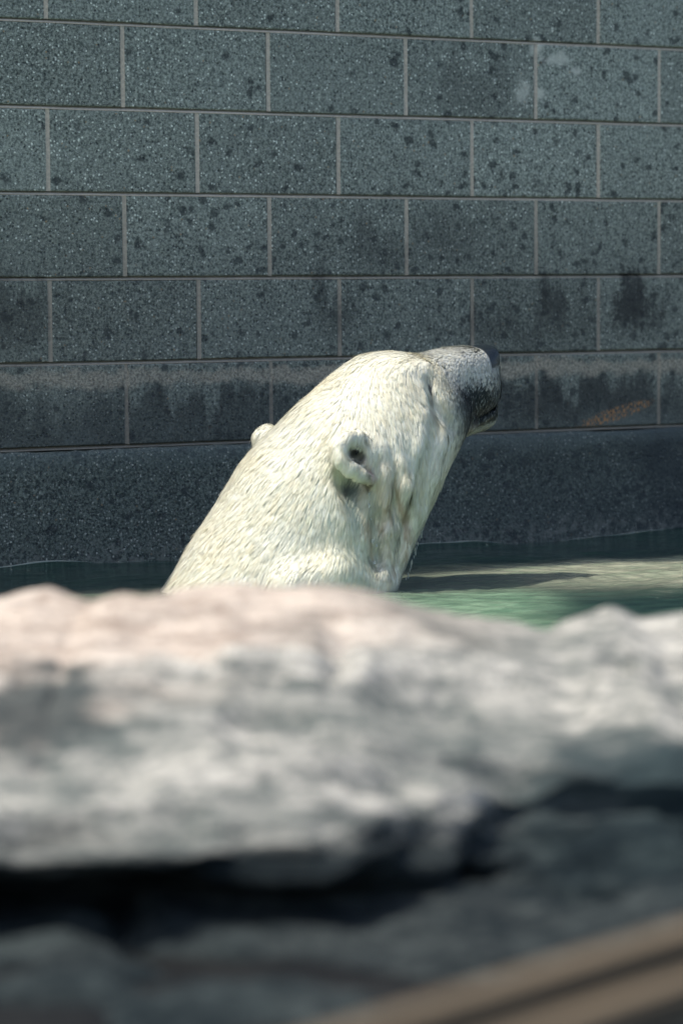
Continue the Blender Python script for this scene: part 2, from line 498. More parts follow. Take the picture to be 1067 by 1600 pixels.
psi, phi, rho = R(36), R(20), R(9)
Fh = np.array([math.cos(phi) * math.cos(psi), math.cos(phi) * math.sin(psi), math.sin(phi)])
L0 = np.array([-math.sin(psi), math.cos(psi), 0])
Uh0 = np.cross(Fh, L0)
Lh = L0 * math.cos(rho) + Uh0 * math.sin(rho)
Uh = Uh0 * math.cos(rho) - L0 * math.sin(rho)
HM = np.stack([Fh, Lh, Uh])                       # world -> head rows

VS = .0045
LO = np.array([-.62, 6.30, -.80]); HI = np.array([.44, 7.32, .60])
N = np.ceil((HI - LO) / VS).astype(int)
gx = (LO[0] + VS * np.arange(N[0])).astype(np.float32)
gy = (LO[1] + VS * np.arange(N[1])).astype(np.float32)
gz = (LO[2] + VS * np.arange(N[2])).astype(np.float32)
D = np.full(N, .3, np.float32)

def sub(lo, hi):
    a = np.clip(((lo - LO) / VS).astype(int), 0, N - 1); b = np.clip(((hi - LO) / VS).astype(int) + 2, 1, N)
    sl = tuple(slice(a[i], b[i]) for i in range(3))
    return sl, gx[sl[0]][:, None, None], gy[sl[1]][None, :, None], gz[sl[2]][None, None, :]
def smin(a, b, k):
    h = np.maximum(k - np.abs(a - b), 0) / k
    return np.minimum(a, b) - h * h * k * .25
def smax(a, b, k): return -smin(-a, -b, k)
def cone(a, ra, b, rb, k=.05, ys=1.0, cut=False):
    a, b = np.array(a, float), np.array(b, float)
    m = max(ra, rb) / min(ys, 1) + k + .02
    sl, x, y, z = sub(np.minimum(a, b) - m, np.maximum(a, b) + m)
    ab = b - a; L2 = ab @ ab + 1e-9
    x, y, z = x - a[0], y - a[1], z - a[2]
    t = np.clip((x * ab[0] + y * ab[1] + z * ab[2]) / L2, 0, 1)
    d = np.sqrt((x - t * ab[0]) ** 2 + ((y - t * ab[1]) / ys) ** 2 + (z - t * ab[2]) ** 2) - (ra + t * (rb - ra))
    D[sl] = smax(D[sl], -d.astype(np.float32), k) if cut else smin(D[sl], d.astype(np.float32), k)
def ell(c, r, k=.04, frame=HM, cut=False, p=2.0):
    c = np.array(c, float); m = max(r) * (1.3 if p > 2 else 1) + k + .01
    sl, x, y, z = sub(c - m, c + m)
    x, y, z = x - c[0], y - c[1], z - c[2]
    q = [frame[i][0] * x + frame[i][1] * y + frame[i][2] * z for i in range(3)]
    if p == 2.0:
        k0 = np.sqrt(sum((q[i] / r[i]) ** 2 for i in range(3))); k1 = np.sqrt(sum((q[i] / r[i] ** 2) ** 2 for i in range(3))) + 1e-6
        d = k0 * (k0 - 1) / k1
    else:
        k0 = sum(np.abs(q[i] / r[i]) ** p for i in range(3)) ** (1 / p)
        d = (k0 - 1) * min(r)
    D[sl] = smax(D[sl], -d.astype(np.float32), k) if cut else smin(D[sl], d.astype(np.float32), k)
def path(pts, k=.02, cut=False):
    for (a, ra), (b, rb) in zip(pts[:-1], pts[1:]): cone(a, ra, b, rb, k, 1.0, cut)

# trunk and legs under the water
cone((-.30, 6.80, -.30), .30, P(400, 1050, 0), .255, .1)
cone((-.33, 6.70, -.32), .16, (-.34, 6.62, -.68), .085, .08); cone((-.26, 6.98, -.32), .16, (-.26, 7.02, -.68), .085, .08)
cone((-.05, 6.62, -.25), .13, (.02, 6.55, -.68), .075, .08); cone((-.02, 6.95, -.25), .13, (.06, 6.98, -.68), .075, .08)
# neck
k = .07
cone(P(395, 1050, 0), .250, P(442, 930, 0), 156 * S, k)
cone(P(442, 930, 0), 156 * S, P(502, 805, .01), 140 * S, k, .95)
cone(P(502, 805, .01), 140 * S, P(570, 708, .03), 119 * S, k, .93)
cone(P(570, 708, .03), 118 * S, P(612, 645, .07), 90 * S, k, .98)
cone(P(668, 705, .03), 34 * S, P(572, 850, -.02), 36 * S, .05)
# soften the neck into one smooth trunk before the head is added
D = np.clip(D, -.09, .09)
def box_blur(A, r):
    for ax in range(3):
        c_ = np.cumsum(np.pad(A, [(r + 1, r) if i == ax else (0, 0) for i in range(3)], 'edge'), axis=ax, dtype=np.float64)
        n_ = A.shape[ax]
        A = ((np.take(c_, np.arange(2 * r + 1, 2 * r + 1 + n_), ax) - np.take(c_, np.arange(n_), ax)) / (2 * r + 1)).astype(np.float32)
    return A
for _ in range(2): D = box_blur(D, 7)
# cranium, brow, cheeks
HC = P(620, 640, .075)
def H(f, l, u): return HC + Fh * f + Lh * l + Uh * u
ell(P(598, 641, .06), (.130, .122, .116), .05)
for s in (-1, 1):
    ell(H(.03, s * .080, -.045), (.095, .045, .075), .05)          # cheek
# muzzle: its own frame, pitched a little below the brow
phm = R(9)
Fm = np.array([math.cos(phm) * math.cos(psi), math.cos(phm) * math.sin(psi), math.sin(phm)])
Um0 = np.cross(Fm, L0)
Lm = L0 * math.cos(rho) + Um0 * math.sin(rho); Um = Um0 * math.cos(rho) - L0 * math.sin(rho)
MM = np.stack([Fm, Lm, Um])
MC = P(700, 609, .150)
def M(f, l, u): return MC + Fm * f + Lm * l + Um * u
ell(M(-.02, 0, -.006), (.115, .070, .086), .05, MM, p=2.5)
ell(M(-.005, 0, .052), (.085, .040, .030), .03, MM)
ell(M(.040, 0, .000), (.092, .055, .074), .03, MM, p=3.2)
ell(M(.070, 0, .052), (.052, .034, .020), .02, MM, p=2.5)             # bridge behind the nose pad
ell(H(-.005, 0, .088), (.055, .060, .030), .02)                       # forehead
for s in (-1, 1):
    ell(M(-.105, s * .052, .045), (.040, .026, .024), .02, MM)        # brow
    ell(M(.050, s * .034, -.008), (.055, .034, .050), .02, MM)        # whisker pad
ell(M(.025, 0, -.082), (.095, .050, .030), .025, MM)                   # lower jaw
ell(M(.082, 0, -.080), (.046, .043, .030), .012, MM)                  # chin

def surf(px, py, off=0.0):
    """first body surface met on the level sight line through a picture point, moved by off in depth"""
    for dy in np.arange(-.42, .40, .002):
        q = P(px, py, dy); i = ((q - LO) / VS).astype(int)
        if (i < 0).any() or (i >= N).any(): continue
        if D[i[0], i[1], i[2]] <= 0: return P(px, py, dy + off)
    return P(px, py, 0)
def spath(pts, k=.02, cut=False):
    """fold given as (px, py, radius in px, height over the surface in mm); cut carves a groove of that depth"""
    out = []
    for x, y, r, h in pts:
        off = r * S - h / 1000
        out.append((surf(x, y, -off if cut else off), r * S))
    path(out, k, cut)
# ---- jowl, throat and skin folds
spath([(696, 650, 6, -2), (684, 695, 9, 1), (672, 740, 12, 4), (646, 800, 15, 15), (620, 860, 15, 17), (604, 915, 14, 14)], .02)
spath([(655, 650, 6, -3), (648, 700, 10, 0), (635, 760, 15, 9), (616, 830, 16, 18), (600, 900, 16, 17)], .025)
spath([(668, 700, 4, 0), (654, 755, 8, 11), (636, 815, 9, 16), (614, 885, 8, 12)], .02, True)
spath([(596, 700, 5, -3), (602, 760, 8, 2), (605, 830, 12, 14), (598, 900, 12, 13)], .02)
spath([(614, 735, 3, 0), (621, 790, 6, 5), (617, 850, 7, 5), (610, 900, 5, 3)], .025, True)
spath([(586, 765, 4, 0), (592, 815, 8, 10), (589, 870, 8, 9), (588, 910, 5, 3)], .025, True)
spath([(616, 690, 4, -2), (624, 725, 7, 5), (632, 760, 7, 8), (628, 800, 5, -1)], .02)
spath([(586, 675, 4, -2), (592, 705, 7, 5), (600, 740, 7, 8), (604, 775, 4, -1)], .02)
spath([(672, 596, 6, 2), (686, 632, 9, 6), (706, 668, 8, 4)], .025, True)      # hollow between cheek and muzzle
for s in (-1, 1): path([(H(.045, s * .060, .092), .012), (H(-.02, s * .070, .098), .014)], .03)      # brow ridges
path([(surf(455, 918, .004), 22 * S), (surf(520, 902, .002), 22 * S), (surf(585, 922, .002), 18 * S)], .05)      # roll of the shoulder at the water
# ---- near ear: a thick folded rim round a hollow that opens forward
es = surf(553, 712)
spath([(534, 745, 10, 8), (548, 758, 17, 24), (558, 788, 13, 9), (566, 830, 8, -1)], .025, True)           # hollow under the ear
ec = es[1] - BD
def E(px, py, o): return P(px, py, ec + o)
path([(E(556, 706, .006), 26 * S), (E(552, 714, -.022), 21 * S)], .025)
path([(E(574, 689, .004), 4.5 * S), (E(560, 681, -.018), 8 * S), (E(541, 686, -.042), 10 * S), (E(530, 701, -.060), 11.5 * S), (E(534, 718, -.066), 11.5 * S),
      (E(547, 732, -.062), 11 * S), (E(562, 742, -.048), 10 * S), (E(576, 748, -.020), 7 * S), (E(584, 758, .004), 4 * S)], .008)
path([(E(553, 704, -.078), 14 * S), (E(561, 714, -.030), 13 * S), (E(568, 718, -.004), 6 * S)], .006, True)
path([(E(551, 703, -.050), 7 * S), (E(563, 716, -.034), 8 * S)], .006, True)
path([(E(563, 700, -.020), 2.6 * S), (E(557, 710, -.024), 2.4 * S)], .004)      # hair tuft across the opening
path([(E(580, 700, 0), 5 * S), (E(577, 722, -.006), 6 * S), (E(582, 742, -.002), 5 * S)], .012)
# ---- far ear, its tip showing past the nape
path([(P(436, 690, .11), 20 * S), (P(420, 684, .10), 17 * S), (P(411, 684, .09), 14 * S)], .02)
path([(P(418, 676, .095), 12.5 * S), (P(406, 684, .085), 8.5 * S), (P(404, 695, .085), 6 * S)], .01)
path([(P(416, 694, .062), 7 * S), (P(424, 684, .060), 5 * S)], .01, True)
# ---- nose pad, nostrils, mouth
ell(M(.110, 0, .060), (.027, .037, .024), .008, MM, p=2.6)
for s in (-1, 1):
    ell(M(.133, s * .021, .054), (.010, .008, .005), .004, MM, cut=True)
    path([(M(.128, s * .004, -.040), .003), (M(.118, s * .030, -.046), .0045), (M(.085, s * .057, -.056), .005), (M(.045, s * .064, -.064), .005)], .006, True)
    path([(M(.112, s * .024, -.058), .007), (M(.085, s * .047, -.064), .008), (M(.045, s * .056, -.070), .008)], .008)
    ell(M(.018, s * .060, -.072), (.014, .012, .016), .008, MM)        # loose corner of the lip
path([(M(.134, 0, .040), .002), (M(.134, 0, -.035), .002)], .004, True)
for s in (-1, 1):
    path([(M(-.124, s * .070, .062), .003), (M(-.120, s * .080, .050), .0042), (M(-.130, s * .088, .034), .0035)], .006, True)
    path([(M(-.134, s * .070, .064), .004), (M(-.132, s * .080, .052), .006), (M(-.142, s * .088, .036), .004)], .008)

def eye_pts(): return [M(-.040, s * .069, .052) for s in (-1, 1)] + [M(-.046, s * .075, .040) for s in (-1, 1)] + [M(-.058, s * .080, .022) for s in (-1, 1)]

import openvdb
D = np.clip(D, -.05, .05)
grid = openvdb.FloatGrid(.05)
grid.copyFromArray(D.astype(np.float32), tolerance=0)
gp, gt, gq = grid.convertToPolygons(0.0, 0.0)
BV = (gp * VS + LO).astype(np.float64)
if len(gt):
    tq = np.concatenate([gt, gt[:, 2:3]], 1)
T = np.concatenate([gq[:, [0, 1, 2]], gq[:, [0, 2, 3]]] + ([gt] if len(gt) else [])).astype(np.int32)
def vnormals(V, T):
    n = np.cross(V[T[:, 1]] - V[T[:, 0]], V[T[:, 2]] - V[T[:, 0]])
    out = np.zeros_like(V)
    for i in range(3):
        for a in range(3): out[:, a] += np.bincount(T[:, i], n[:, a], len(V))
    return out / (np.linalg.norm(out, axis=1, keepdims=True) + 1e-12)
BN = vnormals(BV, T)
if ((BV - BV.mean(0)) * BN).sum() < 0: T = T[:, ::-1].copy(); BN = -BN

def head_co(p):
    q = p - HC
    return q @ Fh, q @ Lh, q @ Uh
WHITE = np.array([.92, .90, .755]); CREAM = np.array([.86, .81, .62]); SKIN = np.array([.012, .017, .022])
GREY = np.array([.30, .32, .33])
def bear_colour(p):
    f, l, u = head_co(p)
    n = fbm(p * 9, 4, 51)[:, None]; n2 = fbm(p * 45, 3, 57)
    c = WHITE + (CREAM - WHITE) * np.clip(.42 + n * .9, 0, 1)
    # pinkish, thin haired skin round the ear folds
    e = np.exp(-(((p - P(600, 800, -.18)) / np.array([.045, .14, .10])) ** 2).sum(1))[:, None]
    c = c * (1 - .45 * e) + np.array([.60, .42, .31]) * .45 * e
    # green tinge of pool algae plus painted greenish shade, low on neck and throat
    for q, s in ((P(570, 850, -.2), (.06, .12, .10)), (P(660, 790, 0), (.05, .12, .12))):
        e = np.exp(-(((p - q) / np.array(s)) ** 2).sum(1))[:, None]
        c = c * (1 - .42 * e) + np.array([.44, .56, .42]) * .42 * e
    # wet muzzle: short hair over black skin, with shade of its lower side painted in
    q = p - MC; fm, lm, um = q @ Fm, q @ Lm, q @ Um
    nb = .6 * fbm(p * 30, 4, 59) + .9 * vnoise(p * 190, 58)
    def lay(c, col_, k): return c * (1 - k[:, None]) + np.array(col_) * k[:, None]
    g = sstep(fm + .02 * nb, -.075, -.015) * .40
    c = lay(c, (.60, .61, .56), g * 1.5)
    top = sstep(um + .012 * nb, .056, .078) * sstep(fm, -.02, .08) * .35
    c = lay(c, (.15, .18, .19), top)
    m = sstep(fm + .034 * nb, -.090, -.030) * sstep(um + .030 * nb + .16 * fm, .050, .006)
    c = lay(c, (.016, .025, .031), m * .985)
    m2 = sstep(fm, .075, .115) * sstep(um, .045, .02) * .35
    c = lay(c, (.13, .17, .19), m2)
    # wet brownish runs in the loose skin below the ear and jowl
    q2 = p - P(616, 815, -.15)
    zone = np.exp(-((q2 / np.array([.068, .14, .13])) ** 2).sum(1) ** 2)
    run = fbm(np.stack([p[:, 0] * 55 + p[:, 2] * 12, p[:, 1] * 30, p[:, 2] * 5], -1), 3, 73)
    c = lay(c, (.50, .38, .26), zone * sstep(run, -.05, .25) * .85)
    c = lay(c, (.36, .38, .30), zone * sstep(-run, .05, .32) * .6)
    dk = sstep(vnoise(p * 150, 66), .25, .55) * sstep(fm, -.10, -.03) * sstep(um, -.02, .03)
    c = lay(c, (.06, .08, .09), dk * .7)
    # grey-green cheek just behind
    g = np.exp(-(((fm + .062) / .03) ** 2 + ((um + .03) / .06) ** 2)) * .45
    c = lay(c, (.36, .40, .33), g)
    for sd2 in (-1, 1):
        g = np.exp(-(((fm + .140) / .028) ** 2 + ((lm - sd2 * .09) / .04) ** 2 + ((um - .020) / .022) ** 2)) * .30
        c = lay(c, (.42, .46, .36), g)
    # black lips, pale fringe on the chin
    lip = np.exp(-((um + .052) / .013) ** 2) * sstep(fm, .005, .03)
    c = lay(c, SKIN, lip)
    ch = np.maximum(sstep(um, -.074, -.084), sstep(fm, .108, .118) * sstep(um, -.050, -.060))
    c = lay(c, (.50, .52, .46), .8 * ch * sstep(fm, -.05, 0))
    for sd2 in (-1, 1):
        e = np.exp(-(((fm - .012) / .016) ** 2 + ((lm - sd2 * .065) / .03) ** 2 + ((um + .080) / .014) ** 2))
        c = lay(c, (.50, .45, .40), e * .9)
        # lids
        for (a1, a2, a3) in ((-.122, .076, .058), (-.122, .084, .047), (-.130, .088, .035)):
            e = np.exp(-(((fm - a1) / .0085) ** 2 + ((lm - sd2 * a2) / .02) ** 2 + ((um - a3) / .011) ** 2)) * 1.1
            c = lay(c, SKIN, np.clip(e * 1.0, 0, 1))
    # nose pad and nostrils
    npd = sstep(fm, .082, .088) * sstep(um, .036, .044)
    c = lay(c, SKIN, npd)
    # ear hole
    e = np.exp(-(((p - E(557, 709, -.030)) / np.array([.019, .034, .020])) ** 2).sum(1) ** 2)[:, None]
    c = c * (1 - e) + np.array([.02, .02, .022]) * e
    e = np.exp(-(((p - E(551, 756, .01)) / np.array([.029, .07, .024])) ** 2).sum(1) ** 2)  # shade of the hollow under the ear, painted into the colour
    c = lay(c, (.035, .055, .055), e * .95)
    e = np.exp(-(((p - E(556, 785, .01)) / np.array([.022, .07, .040])) ** 2).sum(1))  # the same painted shade, fading out down the neck
    c = lay(c, (.30, .37, .30), e * .7)
    e = np.exp(-(((p - P(415, 692, .06)) / np.array([.016, .03, .014])) ** 2).sum(1))
    c = lay(c, (.30, .27, .20), e * .8)
    e = np.exp(-(((p - E(578, 736, -.006)) / np.array([.009, .02, .03])) ** 2).sum(1))
    c = lay(c, (.62, .42, .36), e * .7)
    return np.clip(c, .008, .92), np.clip(npd + lip * .8 + m * .4, 0, 1)

def mat_fur(name, rough, skin=False):
    nt = NT(name)
    a = nt.n.new('ShaderNodeAttribute'); a.attribute_name = 'tone'
    w = nt.n.new('ShaderNodeAttribute'); w.attribute_name = 'wet'
    nt.set(Base_Color=a.outputs['Color'], Roughness=nt.ramp(w.outputs['Fac'], 0, 1, rough, .22))
    if skin:
        h = nt.noise(nt.pos(), 260, 3, .6)
        nt.set(Normal=nt.bump(h, .4, .002))
    nt.b.inputs['Specular IOR Level'].default_value = .4
    if not skin:
        nt.b.inputs['Sheen Weight'].default_value = .08
    return nt.m
def add_attr(me, tone, wet):
    at = me.attributes.new('tone', 'FLOAT_COLOR', 'POINT')
    at.data.foreach_set('color', np.concatenate([tone, np.ones((len(tone), 1))], 1).astype(np.float32).ravel())
    at = me.attributes.new('wet', 'FLOAT', 'POINT'); at.data.foreach_set('value', wet.astype(np.float32))

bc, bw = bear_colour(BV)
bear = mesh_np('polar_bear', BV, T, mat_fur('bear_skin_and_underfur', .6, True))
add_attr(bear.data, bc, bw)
bear['label'] = 'wet cream white polar bear standing in the pool with its dark muzzle raised'
bear['category'] = 'polar bear'

def sdf_at(p):
    g = (p - LO) / VS; g = np.clip(g, 0, N - 1.001); i = g.astype(int); f_ = g - i; r_ = 0
    for a in (0, 1):
        for b in (0, 1):
            for c in (0, 1):
                w = (f_[:, 0] if a else 1 - f_[:, 0]) * (f_[:, 1] if b else 1 - f_[:, 1]) * (f_[:, 2] if c else 1 - f_[:, 2])
                r_ = r_ + w * D[i[:, 0] + a, i[:, 1] + b, i[:, 2] + c]
    return r_
def sdf_grad(p):
    e = VS * 1.2
    g = np.stack([sdf_at(p + np.eye(3)[k] * e) - sdf_at(p - np.eye(3)[k] * e) for k in range(3)], -1)
    return g / (np.linalg.norm(g, axis=1, keepdims=True) + 1e-9)
def build_fur():
    # strands over the part above the water
    c3 = BV[T].mean(1); ar = np.linalg.norm(np.cross(BV[T[:, 1]] - BV[T[:, 0]], BV[T[:, 2]] - BV[T[:, 0]]), axis=1) / 2
    f, l, u = head_co(c3)
    dens = np.where(c3[:, 2] > -.05, 1.0, 0.0)
    dens *= 1 + .9 * sstep(f, .04, .10)
    q = c3 - MC; fm, um = q @ Fm, q @ Um
    dens *= 1 - sstep(fm, .082, .088) * sstep(um, .036, .044)
    earhole = np.exp(-(((c3 - E(558, 710, -.03)) / np.array([.016, .035, .016])) ** 2).sum(1))
    dens *= 1 - np.clip(earhole * 1.8, 0, 1)
    q = c3 - MC
    dens *= 1 - .9 * np.exp(-(((q @ Fm + .124) / .013) ** 2 + ((q @ Um - .048) / .022) ** 2) ** 2) * (np.abs(q @ Lm) > .055)
    dens *= 1 - .25 * np.exp(-(((c3 - surf(549, 758, .01)) / np.array([.026, .05, .016])) ** 2).sum(1) ** 2)
    w = ar * dens
    n = 240000
    ti = RNG.choice(len(T), n, p=w / w.sum())
    r1, r2 = RNG.random(n), RNG.random(n); fl = r1 + r2 > 1; r1[fl] = 1 - r1[fl]; r2[fl] = 1 - r2[fl]
    a, b, c = (T[ti, i] for i in range(3))
    p = BV[a] + (BV[b] - BV[a]) * r1[:, None] + (BV[c] - BV[a]) * r2[:, None]
    nr = BN[a] * (1 - r1 - r2)[:, None] + BN[b] * r1[:, None] + BN[c] * r2[:, None]
    nr /= np.linalg.norm(nr, axis=1, keepdims=True)
    f, l, u = head_co(p)
    # flow: back from the nose over the head, down and back along the neck
    hd = sstep(f, -.16, .14)[:, None]
    neckdir = np.array([-.50, 0, -.86])
    front = sstep(p[:, 0] + .55 * (p[:, 2] - .3), .02, .16)[:, None]
    nd = neckdir * (1 - front) + np.array([-.02, 0, -1.0]) * front
    fl = nd * (1 - hd) + (-Fh * .75 - Uh * .55) * hd
    nz = np.stack([fbm(p * 7, 3, 61 + i * 5) for i in range(3)], -1)
    fl = fl + nz * .55
    fl -= nr * (fl * nr).sum(1, keepdims=True); fl /= np.linalg.norm(fl, axis=1, keepdims=True) + 1e-9
    ln = .030 * (1 - .66 * sstep(f, .0, .10)) * (.75 + .5 * RNG.random(n))
    ln *= 1 + .10 * front[:, 0] * (1 - hd[:, 0])
    ln *= 1 - .80 * np.exp(-(((p - E(556, 716, -.045)) / np.array([.042, .036, .042])) ** 2).sum(1) ** 2)
    ln *= 1 - .82 * np.exp(-(((p - P(414, 683, .10)) / np.array([.045, .06, .05])) ** 2).sum(1))
    ln = np.maximum(ln, .009)
    earw = np.clip(np.exp(-(((p - E(556, 718, -.045)) / np.array([.044, .038, .044])) ** 2).sum(1) ** 2) + np.exp(-(((p - P(414, 683, .10)) / np.array([.045, .06, .05])) ** 2).sum(1)), 0, 1)
    ln *= 1 - .25 * earw
    # wet clumps
    nc = 15000
    ci = RNG.choice(n, nc, replace=False)
    kd = kdtree.KDTree(nc)
    sc_ = 1 / (1 + 0 * p)
    for i, j in enumerate(ci): kd.insert(p[j], i)
    kd.balance()
    own = np.fromiter((kd.find(q)[1] for q in p), np.int64, n)
    cj = ci[own]
    ctip = p[cj] + fl[cj] * ln[cj][:, None] * 1.15
    lift = .045 + .06 * RNG.random(n) + .12 * sstep(f, .05, .12)
    stray = RNG.random(n) < .035
    lift = lift + .30 * earw * RNG.random(n)
    lift = lift * np.where(stray, 2.6, 1) + (np.clip(RNG.standard_normal(nc) * .022, 0, .08))[own] * (1 - earw)
    ln = ln * (1 + .25 * sstep(p[:, 2], .42, .1) * front[:, 0])
    K = 4
    # comb every strand along the skin
    pts, nrm, flw = [p - nr * .0006], [nr], [fl]
    q, nq, fq = p.copy(), nr, fl
    for s in range(1, K):
        fq = fl + np.array([0, 0, -.05 * s])
        fq = fq - nq * (fq * nq).sum(1, keepdims=True); fq /= np.linalg.norm(fq, axis=1, keepdims=True) + 1e-9
        q = q + fq * (ln / (K - 1))[:, None]
        nq = sdf_grad(q)
        h = .0007 + ln * lift * (s / (K - 1))
        q = q + nq * np.clip(h - sdf_at(q), -.012, .012)[:, None]
        pts.append(q); nrm.append(nq); flw.append(fq)
    for s in range(1, K):
        t = s / (K - 1)
        cl = (.52 * t ** 1.3 * (1 - earw))[:, None]
        g_ = pts[s][cj] + (p - p[cj]) * .30
        pts[s] = pts[s] * (1 - cl) + g_ * cl
    side = np.cross(fl, nr); side /= np.linalg.norm(side, axis=1, keepdims=True) + 1e-9
    wd = (.00062 + .00035 * RNG.random(n)) * (1 - .25 * sstep(f, .05, .12))
    V_, N_ = [], []
    for s in range(K):
        wv = wd * (1.0, .95, .7, .08)[s]
        for sg in (-1, 1):
            V_.append(pts[s] + side * (wv * sg)[:, None])
            N_.append(nrm[s] * .7 + nr * .3 + side * .22 * sg + fl * (-.12 + .24 * s / 3))
    V_ = np.stack(V_, 1).reshape(-1, 3)
    cn = (RNG.standard_normal((nc, 3)) * .06)[own]
    N_ = (np.stack(N_, 1) + cn[:, None, :]).reshape(-1, 3)
    N_ /= np.linalg.norm(N_, axis=1, keepdims=True)
    base = (np.arange(n) * 8)[:, None, None]
    q = np.array([[0, 1, 3], [0, 3, 2], [2, 3, 5], [2, 5, 4], [4, 5, 7], [4, 7, 6]])
    # orient outward
    tri = (base + q[None]).reshape(-1, 3)
    g = np.cross(V_[tri[0::6, 1]] - V_[tri[0::6, 0]], V_[tri[0::6, 2]] - V_[tri[0::6, 0]])
    if ((g * nr).sum(1) < 0).mean() > .5: tri = tri[:, ::-1].copy()
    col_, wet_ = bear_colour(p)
    tint = (1 + .03 * RNG.standard_normal(nc))[own] * (1 + .06 * RNG.standard_normal(n))
    warm = (RNG.standard_normal(nc) * .015)[own]
    col_ = col_ * np.clip(tint, .55, 1.25)[:, None] * np.stack([1 + warm, np.ones(n), 1 - warm * 1.4], 1)
    # sprinkled white hairs on the dark muzzle
    q = p - MC; fm, um = q @ Fm, q @ Um
    mz = (fm > -.06) & (RNG.random(n) < .55 * sstep(um, .0, .05) + .055 + .30 * sstep(fm, .07, .11) * sstep(um, -.04, 0))
    col_[mz] = col_[mz] * .25 + np.array([.66, .69, .66]) * .75
    col_ = np.clip(col_, .01, .92)
    o = mesh_np('fur', V_, tri, mat_fur('fur', .48), bear)
    add_attr(o.data, np.repeat(col_, 8, 0), np.repeat(wet_ * .3, 8))
    o.data.normals_split_custom_set_from_vertices(N_.astype(np.float32).tolist() if False else N_.astype(np.float32))
    return o
build_fur()

# ------------------------------------------------------------------ foreground rock
def mat_rock():
    nt = NT('foreground_rock')
    p = nt.pos()
    x, y, z = nt.sep(p)
    st = nt.comb(nt.math('ADD', nt.math('MULTIPLY', x, .45), nt.math('MULTIPLY', y, .2)), y, nt.math('MULTIPLY', z, 1.6))
    a = nt.noise(st, 5.5, 6, .60, .5)
    b = nt.noise(st, 26, 6, .68, .4)
    d = nt.noise(p, 90, 4, .7)
    v = nt.math('ADD', nt.math('MULTIPLY', b, .6), nt.math('MULTIPLY', d, .4))
    c0 = nt.mix(nt.ramp(v, .38, .62), (.105, .118, .112), (.50, .48, .43))
    c0 = nt.mix(nt.ramp(a, .40, .60, 0, .9), c0, nt.mix(nt.ramp(v, .4, .6), (.075, .092, .088), (.22, .225, .205)))
    yy = nt.math('ADD', nt.math('ADD', y, nt.math('MULTIPLY', a, .5)), nt.math('MULTIPLY', x, -.55))
    pink = nt.math('MULTIPLY', nt.ramp(yy, 3.52, 3.72), nt.ramp(nt.math('ADD', x, nt.math('MULTIPLY', a, .3)), .44, .05))
    c = nt.mix(nt.math('MULTIPLY', pink, .85), c0, nt.mix(nt.ramp(v, .36, .6), (.30, .235, .19), (.60, .515, .435)))
    # patches of dark lichen and damp; those at right paint a cavity's shade
    for bx, by, bz, r, k in ((-.325, 3.20, .22, .10, .88), (.330, 3.12, .155, .065, 1.0), (.27, 3.08, .12, .15, .85), (.37, 3.04, .10, .12, .8), (-.05, 3.42, .29, .06, .35), (.11, 3.5, .30, .05, .4), (-.21, 3.55, .32, .016, .7), (-.345, 3.6, .33, .02, .6)):
        e = nt.vmath('DISTANCE', nt.vmath('MULTIPLY', p, (1, .6, 1)), (bx, by * .6, bz))
        e = nt.math('ADD', e, nt.math('MULTIPLY', nt.math('SUBTRACT', b, .5), r * 1.3))
        c = nt.mix(nt.math('MULTIPLY', nt.ramp(e, r, r * .45), k), c, (.030, .045, .048))
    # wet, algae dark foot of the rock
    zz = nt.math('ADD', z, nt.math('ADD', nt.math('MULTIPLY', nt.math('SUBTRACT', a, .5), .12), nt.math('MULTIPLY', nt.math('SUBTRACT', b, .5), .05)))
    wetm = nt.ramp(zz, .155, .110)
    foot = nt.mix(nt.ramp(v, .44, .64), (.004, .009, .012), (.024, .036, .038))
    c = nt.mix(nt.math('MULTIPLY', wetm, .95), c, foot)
    nt.b.inputs['Specular IOR Level'].default_value = .12
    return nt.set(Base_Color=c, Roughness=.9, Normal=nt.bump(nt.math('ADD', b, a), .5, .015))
# profile across the rock: (depth y, height z) from the pool side, over the crest, down to the visitors' side
profL = np.array([(4.25, -.85), (4.15, -.20), (4.02, .10), (3.88, .25), (3.74, .31), (3.60, .318), (3.45, .302), (3.30, .268), (3.15, .232), (3.02, .196),
                 (2.92, .160), (2.87, .128), (2.90, .104), (3.02, .088), (3.06, .070), (2.98, .058), (2.86, .056), (2.72, .060), (2.58, .052), (2.42, .045), (2.30, -.02)])
profR = np.array([(4.25, -.85), (4.15, -.20), (4.02, .10), (3.88, .25), (3.74, .31), (3.60, .318), (3.45, .302), (3.32, .275), (3.22, .250), (3.15, .225),
                 (3.11, .195), (3.09, .168), (3.07, .140), (3.03, .115), (2.98, .095), (2.90, .080), (2.82, .068), (2.70, .062), (2.58, .054), (2.42, .045), (2.30, -.02)])
tp = np.linspace(0, 1, len(profL)); tt = np.linspace(0, 1, 460)
kern = np.ones(15) / 15
def smp(p):
    return [np.convolve(np.pad(np.interp(tt, tp, p[:, i]), 7, 'edge'), kern, 'valid') for i in (0, 1)]
(ly, lz), (ry, rz) = smp(profL), smp(profR)
xs = np.linspace(-1.5, 1.5, 760)
XX, TT = np.meshgrid(xs, tt, indexing='ij')
wR = sstep(XX + .06 * fbm(np.stack([XX * 8, XX * 0, TT * 9], -1), 2, 95), -.12, .36)
YY = ly[None, :] * (1 - wR) + ry[None, :] * wR
ZZ = lz[None, :] * (1 - wR) + rz[None, :] * wR
